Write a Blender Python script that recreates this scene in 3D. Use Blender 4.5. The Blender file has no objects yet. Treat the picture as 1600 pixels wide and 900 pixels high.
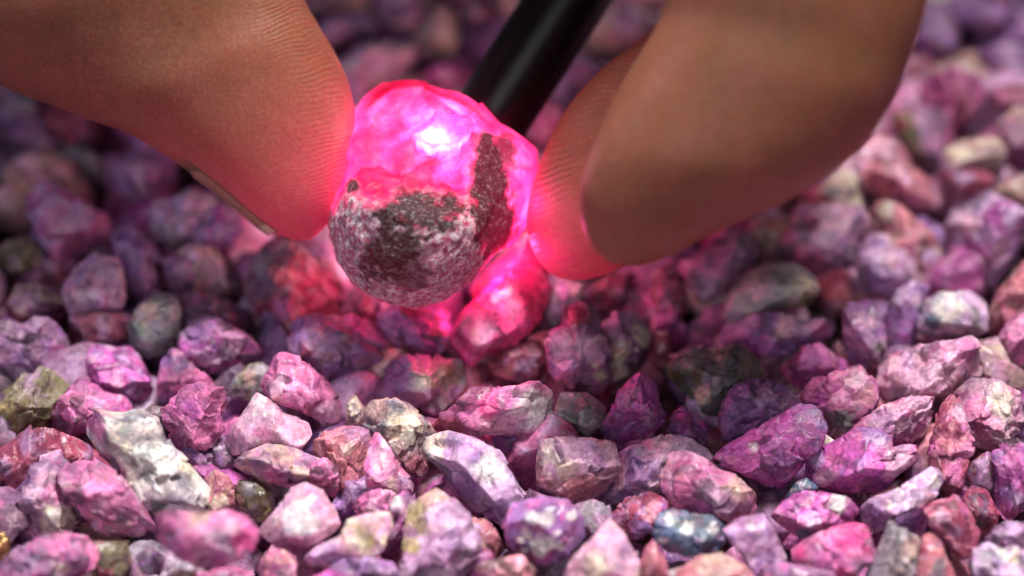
import bpy, bmesh, math, random
import numpy as np
from mathutils import Vector, Matrix

# ------------------------------------------------------------------ camera / world / light
U = 0.01                       # everything below is measured in centimetres; U turns it into metres
PITCH = math.radians(44.0)
D0 = 19.6                      # camera to bed along the middle ray (cm)
LENS = 100.0
K = 36.0 / LENS
F = np.array((0.0, math.cos(PITCH), -math.sin(PITCH)))
RT = np.array((1.0, 0.0, 0.0))
UP = np.array((0.0, math.sin(PITCH), math.cos(PITCH)))
CAM = -F * D0
HELD = 18.95                   # depth of the held stone, which is also the focus

S = bpy.context.scene
C = S.collection
cam = bpy.data.cameras.new('camera')
cam.lens = LENS
cam.sensor_width = 36.0
cam.clip_start = 0.005
cam.clip_end = 20.0
cam.dof.use_dof = True
cam.dof.focus_distance = (HELD - 0.45) * U
cam.dof.aperture_fstop = 13.5
cam.dof.aperture_blades = 0
camo = bpy.data.objects.new('camera', cam)
C.objects.link(camo)
camo.location = Vector(CAM * U)
camo.rotation_euler = (math.pi / 2 - PITCH, 0, 0)
S.camera = camo

w = bpy.data.worlds.new('World')
S.world = w
w.use_nodes = True
w.node_tree.nodes['Background'].inputs[0].default_value = (0.74, 0.68, 0.86, 1)
w.node_tree.nodes['Background'].inputs[1].default_value = 0.075

def area(name, loc, target, size, energy, col, size_y=None):
    l = bpy.data.lights.new(name, 'AREA')
    l.shape = 'RECTANGLE'
    l.size = size * U
    l.size_y = (size_y or size) * U
    l.energy = energy
    l.color = col
    o = bpy.data.objects.new(name, l)
    C.objects.link(o)
    o.location = Vector(loc) * U
    o.rotation_euler = (Vector(target) - Vector(loc)).to_track_quat('-Z', 'Y').to_euler()
    return o

area('overhead_lamp', (6.0, 5.5, 33), (0.4, -3.3, 0), 9, 0.096, (1.0, 0.93, 0.91)).data.spread = math.radians(29)
area('room_light', (-9, -30, 24), (0, 0, 0), 20, 0.30, (0.95, 0.9, 1.0))
area('window_light', (-38, 3, 17), (0, 0, 0), 10, 0.26, (0.62, 0.6, 1.0))

S.view_settings.view_transform = 'Standard'
S.view_settings.look = 'None'
S.view_settings.gamma = 1
S.view_settings.use_curve_mapping = False
S.view_settings.exposure = 0.0
S.cycles.use_denoising = True
S.cycles.max_bounces = 6
S.cycles.diffuse_bounces = 3
S.cycles.use_adaptive_sampling = True
S.cycles.adaptive_threshold = 0.03
S.cycles.transmission_bounces = 4
S.cycles.sample_clamp_indirect = 6

# ------------------------------------------------------------------ small maths helpers
def unproj(px, py, depth):
    """photo position (1600 x 900) and distance in front of the camera -> centimetres"""
    px = np.asarray(px, float); py = np.asarray(py, float); depth = np.asarray(depth, float)
    a = (px - 800) / 1600 * K; b = (450 - py) / 1600 * K
    return CAM + depth[..., None] * (F + a[..., None] * RT + b[..., None] * UP)

def bed_depth(py, z):
    b = (450 - py) / 1600 * K
    return (z - CAM[2]) / (F[2] + UP[2] * b)

def h3(ix, iy, iz, seed):
    n = (ix.astype(np.int64) * 374761393 + iy.astype(np.int64) * 668265263 + iz.astype(np.int64) * 1274126177 + seed * 974711) & 0xFFFFFFFF
    n = ((n ^ (n >> 13)) * 1274126177) & 0xFFFFFFFF
    n = ((n ^ (n >> 16)) * 2246822519) & 0xFFFFFFFF
    return ((n ^ (n >> 15)) & 0xFFFFFF) / float(0xFFFFFF)

def vn(p, seed):
    i = np.floor(p); f = p - i; u = f * f * (3 - 2 * f); i = i.astype(np.int64)
    r = 0.0
    for dx in (0, 1):
        wx = u[:, 0] if dx else 1 - u[:, 0]
        for dy in (0, 1):
            wy = u[:, 1] if dy else 1 - u[:, 1]
            for dz in (0, 1):
                wz = u[:, 2] if dz else 1 - u[:, 2]
                r = r + wx * wy * wz * h3(i[:, 0] + dx, i[:, 1] + dy, i[:, 2] + dz, seed)
    return r * 2 - 1

def fbm(p, seed, octv=4, gain=0.5):
    a, s, t = 1.0, 0.0, 0.0
    for k in range(octv):
        s = s + a * vn(p * (2.03 ** k) + 17.3 * k, seed + k); t += a; a *= gain
    return s / t

def sstep(a, b, x):
    t = np.clip((x - a) / (b - a), 0, 1)
    return t * t * (3 - 2 * t)

ICO = {}
def ico(n):
    if n not in ICO:
        bm = bmesh.new(); bmesh.ops.create_icosphere(bm, subdivisions=n, radius=1.0)
        bm.verts.ensure_lookup_table()
        v = np.array([x.co[:] for x in bm.verts]); v /= np.linalg.norm(v, axis=1)[:, None]
        f = np.array([[q.index for q in p.verts] for p in bm.faces], np.int32)
        bm.free(); ICO[n] = (v, f)
    return ICO[n]

def mesh_np(name, v, f, col=None, attrs=None, smooth=True):
    """v in cm, f an (n,3) or (n,4) index array"""
    me = bpy.data.meshes.new(name)
    me.vertices.add(len(v)); me.vertices.foreach_set('co', (v * U).astype(np.float32).ravel())
    k = f.shape[1]
    me.loops.add(f.size); me.loops.foreach_set('vertex_index', f.astype(np.int32).ravel())
    me.polygons.add(len(f)); me.polygons.foreach_set('loop_start', np.arange(0, f.size, k, dtype=np.int32))
    me.update(calc_edges=True)
    me.polygons.foreach_set('use_smooth', np.full(len(f), smooth))
    if col is not None:
        a = me.attributes.new('col', 'FLOAT_COLOR', 'POINT')
        c4 = np.ones((len(v), 4), np.float32); c4[:, :col.shape[1]] = col
        a.data.foreach_set('color', c4.ravel())
    for n, x in (attrs or {}).items():
        a = me.attributes.new(n, 'FLOAT', 'POINT'); a.data.foreach_set('value', np.asarray(x, np.float32))
    return me

def link(name, me, mat, loc=(0, 0, 0), parent=None, label=None, cat=None, group=None, kind=None):
    o = bpy.data.objects.new(name, me); C.objects.link(o)
    o.location = Vector(loc) * U
    if mat and me is not None and not me.materials: me.materials.append(mat)
    if parent: o.parent = parent
    if label: o['label'] = label
    if cat: o['category'] = cat
    if group: o['group'] = group
    if kind: o['kind'] = kind
    return o

# ------------------------------------------------------------------ materials
def new_mat(name):
    m = bpy.data.materials.new(name); m.use_nodes = True
    nt = m.node_tree; nt.nodes.clear()
    out = nt.nodes.new('ShaderNodeOutputMaterial')
    return m, nt, out

def nd(nt, t, **kw):
    n = nt.nodes.new(t)
    for k, v in kw.items():
        if k.startswith('_'): setattr(n, k[1:], v)
        else: n.inputs[k.replace('__', ' ')].default_value = v
    return n

def noise(nt, vec, scale, detail=4, rough=0.55, dist=0.0):
    n = nd(nt, 'ShaderNodeTexNoise', Scale=scale / U, Detail=detail, Roughness=rough, Distortion=dist)
    nt.links.new(vec, n.inputs['Vector']); return n

def ramp(nt, fac, stops):
    r = nt.nodes.new('ShaderNodeValToRGB'); e = r.color_ramp.elements
    e[0].position, e[0].color = stops[0][0], (*stops[0][1], 1)
    e[1].position, e[1].color = stops[-1][0], (*stops[-1][1], 1)
    for p, c in stops[1:-1]:
        x = e.new(p); x.color = (*c, 1)
    nt.links.new(fac, r.inputs[0]); return r

def mixc(nt, a, b, fac, blend='MIX'):
    m = nt.nodes.new('ShaderNodeMix'); m.data_type = 'RGBA'; m.blend_type = blend
    for s, i in ((fac, 0), (a, 6), (b, 7)):
        if hasattr(s, 'links'): nt.links.new(s, m.inputs[i])
        else: m.inputs[i].default_value = s
    return m.outputs[2]

def stone_mat(name, rough=(0.34, 0.62), sss=0.22, bump=0.5):
    m, nt, out = new_mat(name)
    tc = nt.nodes.new('ShaderNodeTexCoord'); oi = nt.nodes.new('ShaderNodeObjectInfo')
    off = nd(nt, 'ShaderNodeVectorMath', _operation='SCALE', Scale=0.35)
    cv = nt.nodes.new('ShaderNodeCombineXYZ')
    for i in range(3): nt.links.new(oi.outputs['Random'], cv.inputs[i])
    nt.links.new(cv.outputs[0], off.inputs[0])
    add = nd(nt, 'ShaderNodeVectorMath', _operation='ADD')
    nt.links.new(tc.outputs['Object'], add.inputs[0]); nt.links.new(off.outputs[0], add.inputs[1])
    v = add.outputs[0]
    at = nd(nt, 'ShaderNodeAttribute', _attribute_name='col')
    n1 = noise(nt, v, 9, 3, 0.62); n2 = noise(nt, v, 32, 2, 0.6)
    r1 = ramp(nt, n1.outputs[0], [(0.28, (0.55, 0.5, 0.56)), (0.5, (1, 1, 1)), (0.72, (1.3, 1.32, 1.3))])
    r2 = ramp(nt, n2.outputs[0], [(0.3, (0.7, 0.68, 0.72)), (0.5, (1, 1, 1)), (0.7, (1.25, 1.25, 1.22))])
    c = mixc(nt, at.outputs['Color'], r1.outputs[0], 1.0, 'MULTIPLY')
    c = mixc(nt, c, r2.outputs[0], 1.0, 'MULTIPLY')
    # pale veins and flecks of host rock
    vo = nd(nt, 'ShaderNodeTexVoronoi', _feature='DISTANCE_TO_EDGE', Scale=5.0 / U)
    wn = n1; wv = nd(nt, 'ShaderNodeVectorMath', _operation='SCALE', Scale=0.16 * U)
    nt.links.new(wn.outputs['Color'], wv.inputs[0])
    av = nd(nt, 'ShaderNodeVectorMath', _operation='ADD'); nt.links.new(v, av.inputs[0]); nt.links.new(wv.outputs[0], av.inputs[1])
    nt.links.new(av.outputs[0], vo.inputs['Vector'])
    n3 = noise(nt, v, 3.5, 1)
    e1 = ramp(nt, vo.outputs['Distance'], [(0.0, (1, 1, 1)), (0.045, (0, 0, 0))])
    e2 = ramp(nt, n3.outputs[0], [(0.52, (0, 0, 0)), (0.66, (0.5, 0.5, 0.5))])
    ev = nd(nt, 'ShaderNodeMath', _operation='MULTIPLY')
    nt.links.new(e1.outputs[0], ev.inputs[0]); nt.links.new(e2.outputs[0], ev.inputs[1])
    c = mixc(nt, c, (0.66, 0.5, 0.56, 1), ev.outputs[0])
    b = nt.nodes.new('ShaderNodeBsdfPrincipled')
    nt.links.new(c, b.inputs['Base Color'])
    rr = nd(nt, 'ShaderNodeMapRange'); rr.inputs['To Min'].default_value, rr.inputs['To Max'].default_value = rough
    rr.inputs['From Min'].default_value = 0.35; rr.inputs['From Max'].default_value = 0.65
    nt.links.new(n1.outputs[0], rr.inputs[0]); nt.links.new(rr.outputs[0], b.inputs['Roughness'])
    b.inputs['Subsurface Weight'].default_value = sss
    b.inputs['Subsurface Radius'].default_value = (1.0, 0.45, 0.7)
    b.inputs['Subsurface Scale'].default_value = 0.11 * U
    b.inputs['Specular IOR Level'].default_value = 0.6
    n4 = noise(nt, v, 14, 4, 0.68)
    bp = nd(nt, 'ShaderNodeBump', Strength=bump, Distance=0.035 * U)
    nt.links.new(n4.outputs[0], bp.inputs['Height']); nt.links.new(bp.outputs[0], b.inputs['Normal'])
    nt.links.new(b.outputs[0], out.inputs[0])
    return m

M_ROUGH = stone_mat('rough_corundum', (0.30, 0.6), 0.0, 0.6)
M_FACET = stone_mat('cleaved_corundum', (0.18, 0.46), 0.0, 0.5)
M_WAXY = stone_mat('waxy_corundum', (0.14, 0.36), 0.35, 0.3)
MATS = {'r': M_ROUGH, 'f': M_FACET, 's': M_WAXY}

# ------------------------------------------------------------------ stones
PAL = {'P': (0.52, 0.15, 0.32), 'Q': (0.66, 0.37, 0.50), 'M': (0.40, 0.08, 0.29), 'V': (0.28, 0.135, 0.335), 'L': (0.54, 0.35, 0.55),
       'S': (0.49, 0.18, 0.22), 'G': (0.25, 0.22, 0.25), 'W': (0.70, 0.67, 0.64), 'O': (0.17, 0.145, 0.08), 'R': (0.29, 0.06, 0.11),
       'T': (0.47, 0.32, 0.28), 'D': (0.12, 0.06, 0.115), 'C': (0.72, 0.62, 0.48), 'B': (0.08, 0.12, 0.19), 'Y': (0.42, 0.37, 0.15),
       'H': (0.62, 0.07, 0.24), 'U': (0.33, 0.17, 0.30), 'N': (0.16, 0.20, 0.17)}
TILES = {'A': (0, 130, 3.3325), 'B': (0, 340, 2.963), 'C': (0, 600, 2.963), 'D': (530, 500, 2.25), 'E': (1060, 500, 2.25),
         'F': (1000, 200, 2.5), 'G': (260, 360, 3.461), 'H': (660, 400, 3.75), 'I': (1300, 0, 3.0), 'J': (450, 0, 2.667),
         'K': (300, 640, 3.461), 'L': (0, 560, 2.647), 'M': (0, 380, 4.09), 'N': (1200, 640, 3.4625), 'O': (800, 640, 3.4625),
         'Q': (860, 440, 3.75), 'R': (440, 440, 3.75), '0': (0, 0, 1.0)}

def radial(poly):
    """centroid, area and outline radius over 360 directions of a traced polygon (photo pixels)"""
    x, y = poly[:, 0], poly[:, 1]; x2, y2 = np.roll(x, -1), np.roll(y, -1)
    cr = x * y2 - x2 * y; A = cr.sum() / 2
    c = np.array((((x + x2) * cr).sum() / (6 * A), ((y + y2) * cr).sum() / (6 * A)))
    th = np.linspace(-math.pi, math.pi, 361)[:-1]
    d = np.stack((np.cos(th), np.sin(th)), 1)
    r = np.zeros(360)
    for k in range(len(poly)):
        a = poly[k] - c; b = poly[(k + 1) % len(poly)] - c; e = b - a
        den = d[:, 0] * e[1] - d[:, 1] * e[0]
        den = np.where(np.abs(den) < 1e-9, 1e-9, den)
        t = (a[0] * e[1] - a[1] * e[0]) / den
        s = (a[0] * d[:, 1] - a[1] * d[:, 0]) / den
        r = np.where((s >= -1e-6) & (s <= 1 + 1e-6) & (t > r), t, r)
    r = np.where(r < 2, np.median(r) * 0.3, r)
    ker = np.array((1, 2, 3, 2, 1.0)); ker /= ker.sum()
    r = np.convolve(np.concatenate((r[-2:], r, r[:2])), ker, 'valid')
    return c, abs(A), r

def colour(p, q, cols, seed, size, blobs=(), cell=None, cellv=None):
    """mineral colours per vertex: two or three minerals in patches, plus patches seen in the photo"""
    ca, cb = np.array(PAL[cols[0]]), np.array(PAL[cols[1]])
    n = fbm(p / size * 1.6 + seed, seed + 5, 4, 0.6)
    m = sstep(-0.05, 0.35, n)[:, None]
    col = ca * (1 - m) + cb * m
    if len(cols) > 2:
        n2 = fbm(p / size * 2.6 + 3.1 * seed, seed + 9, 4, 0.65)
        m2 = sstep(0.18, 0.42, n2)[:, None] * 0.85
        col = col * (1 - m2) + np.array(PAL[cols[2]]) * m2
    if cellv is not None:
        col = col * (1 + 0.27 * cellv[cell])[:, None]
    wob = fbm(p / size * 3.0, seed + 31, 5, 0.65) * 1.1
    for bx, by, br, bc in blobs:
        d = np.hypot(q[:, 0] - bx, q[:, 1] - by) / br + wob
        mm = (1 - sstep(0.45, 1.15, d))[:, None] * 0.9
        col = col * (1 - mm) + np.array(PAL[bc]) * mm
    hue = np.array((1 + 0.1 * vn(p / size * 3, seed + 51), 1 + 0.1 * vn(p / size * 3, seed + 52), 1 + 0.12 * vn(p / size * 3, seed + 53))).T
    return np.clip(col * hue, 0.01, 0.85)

def carve(p, size, style, rng, seed, keep=0.4):
    """chip flat faces and broken relief into a rounded body (p: right, up, towards the viewer)"""
    nf, lo, hi = {'f': (11, 0.52, 0.84), 'r': (9, 0.58, 0.88), 's': (6, 0.66, 0.92)}[style]
    for k in range(nf):
        n = rng.normal(size=3); n /= np.linalg.norm(n)
        if abs(n[2]) < keep: n[2] = math.copysign(rng.uniform(keep, 0.9), n[2]); n /= np.linalg.norm(n)
        if k % 3 != 2: n[2] = abs(n[2])
        d = p @ n; h = d.max() * rng.uniform(lo, hi)
        p = p - np.maximum(0, d - h)[:, None] * n * 0.94
    # broken crystal cells, each with its own tilt
    nc = {'f': 24, 'r': 46, 's': 16}[style]
    cp = rng.normal(size=(nc, 3)); cp /= np.linalg.norm(cp, axis=1)[:, None]
    cp = cp * size * rng.uniform(0.5, 1.1, (nc, 1))
    pw = p + size * 0.16 * np.stack([vn(p / size * 3.2, seed + 70 + k) for k in range(3)], 1)
    d2 = ((pw[:, None, :] - cp[None]) ** 2).sum(2); cell = d2.argmin(1)
    tilt = rng.normal(size=(nc, 3)) * {'f': 0.16, 'r': 0.22, 's': 0.08}[style]
    offs = rng.normal(size=nc) * size * {'f': 0.018, 'r': 0.035, 's': 0.01}[style]
    nrm = p / np.maximum(1e-6, np.linalg.norm(p, axis=1))[:, None]
    dsp = ((p - cp[cell]) * tilt[cell]).sum(1) + offs[cell]
    dsp = np.clip(dsp, -0.14 * size, 0.11 * size)
    a = {'f': 0.035, 'r': 0.075, 's': 0.03}[style]
    ridged = 1 - 2 * np.abs(fbm(p / size * 2.4, seed + 90, 3))
    dsp = dsp + size * (a * fbm(p / size * 1.9, seed + 1, 5, 0.55) + 0.3 * a * (ridged - 0.6))
    return p + nrm * dsp[:, None], cell, rng.normal(size=nc)

def refit(p, rt, tol=1.45):
    """stretch a carved body sideways so that its outline is the traced one again"""
    th = np.arctan2(-p[:, 1], p[:, 0]); rad = np.hypot(p[:, 0], p[:, 1]); NB = 48
    bi = ((th + math.pi) / (2 * math.pi) * NB).astype(int) % NB
    mx = np.zeros(NB); np.maximum.at(mx, bi, rad)
    tg = np.array([rt[int(k * 360 / NB):int((k + 1) * 360 / NB)].max() for k in range(NB)])
    q = np.clip(tg / np.maximum(mx, 1e-4), 0.9, tol)
    q = (np.roll(q, 1) + 2 * q + np.roll(q, -1)) / 4
    x = (th + math.pi) / (2 * math.pi) * NB - 0.5
    i0 = np.floor(x).astype(int); fr = x - i0
    k = q[i0 % NB] * (1 - fr) + q[(i0 + 1) % NB] * fr
    p = p.copy(); p[:, :2] *= k[:, None]
    return p

def stone(name, poly, cols, style, lift, seed, label, blobs=(), level=6, thick=0.85, group='rough stones of the bed', cat='stone'):
    rng = np.random.default_rng(seed)
    c, A, r = radial(np.asarray(poly, float))
    rp = math.sqrt(A / math.pi)
    dep = bed_depth(c[1], lift)
    cmpx = dep * K / 1600
    size = rp * cmpx
    d, f = ico(level)
    th = np.arctan2(-d[:, 1], d[:, 0])                       # photo rows run downwards
    idx = (th + math.pi) / (2 * math.pi) * 360
    i0 = np.floor(idx).astype(int) % 360; fr = idx - np.floor(idx)
    rr = (r[i0] * (1 - fr) + r[(i0 + 1) % 360] * fr) * cmpx
    s = np.hypot(d[:, 0], d[:, 1])
    ex = 0.72
    sxy = s ** ex; zz = np.sign(d[:, 2]) * np.abs(d[:, 2]) ** ex
    p = np.stack((rr * sxy * np.cos(th), -rr * sxy * np.sin(th), zz * thick * size), 1) * 1.015
    p, cell, cv = carve(p, size, style, rng, seed)
    p = refit(p, r * cmpx * 1.06)
    q = np.stack((c[0] + p[:, 0] / cmpx, c[1] - p[:, 1] / cmpx), 1)
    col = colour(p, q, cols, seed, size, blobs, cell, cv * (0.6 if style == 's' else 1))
    wv = p[:, 0:1] * RT + p[:, 1:2] * UP - p[:, 2:3] * F
    ctr = unproj(c[0], c[1], np.float64(dep))
    me = mesh_np(name, wv, f, col)
    return link(name, me, MATS[style], ctr, None, label, cat, group)

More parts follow.
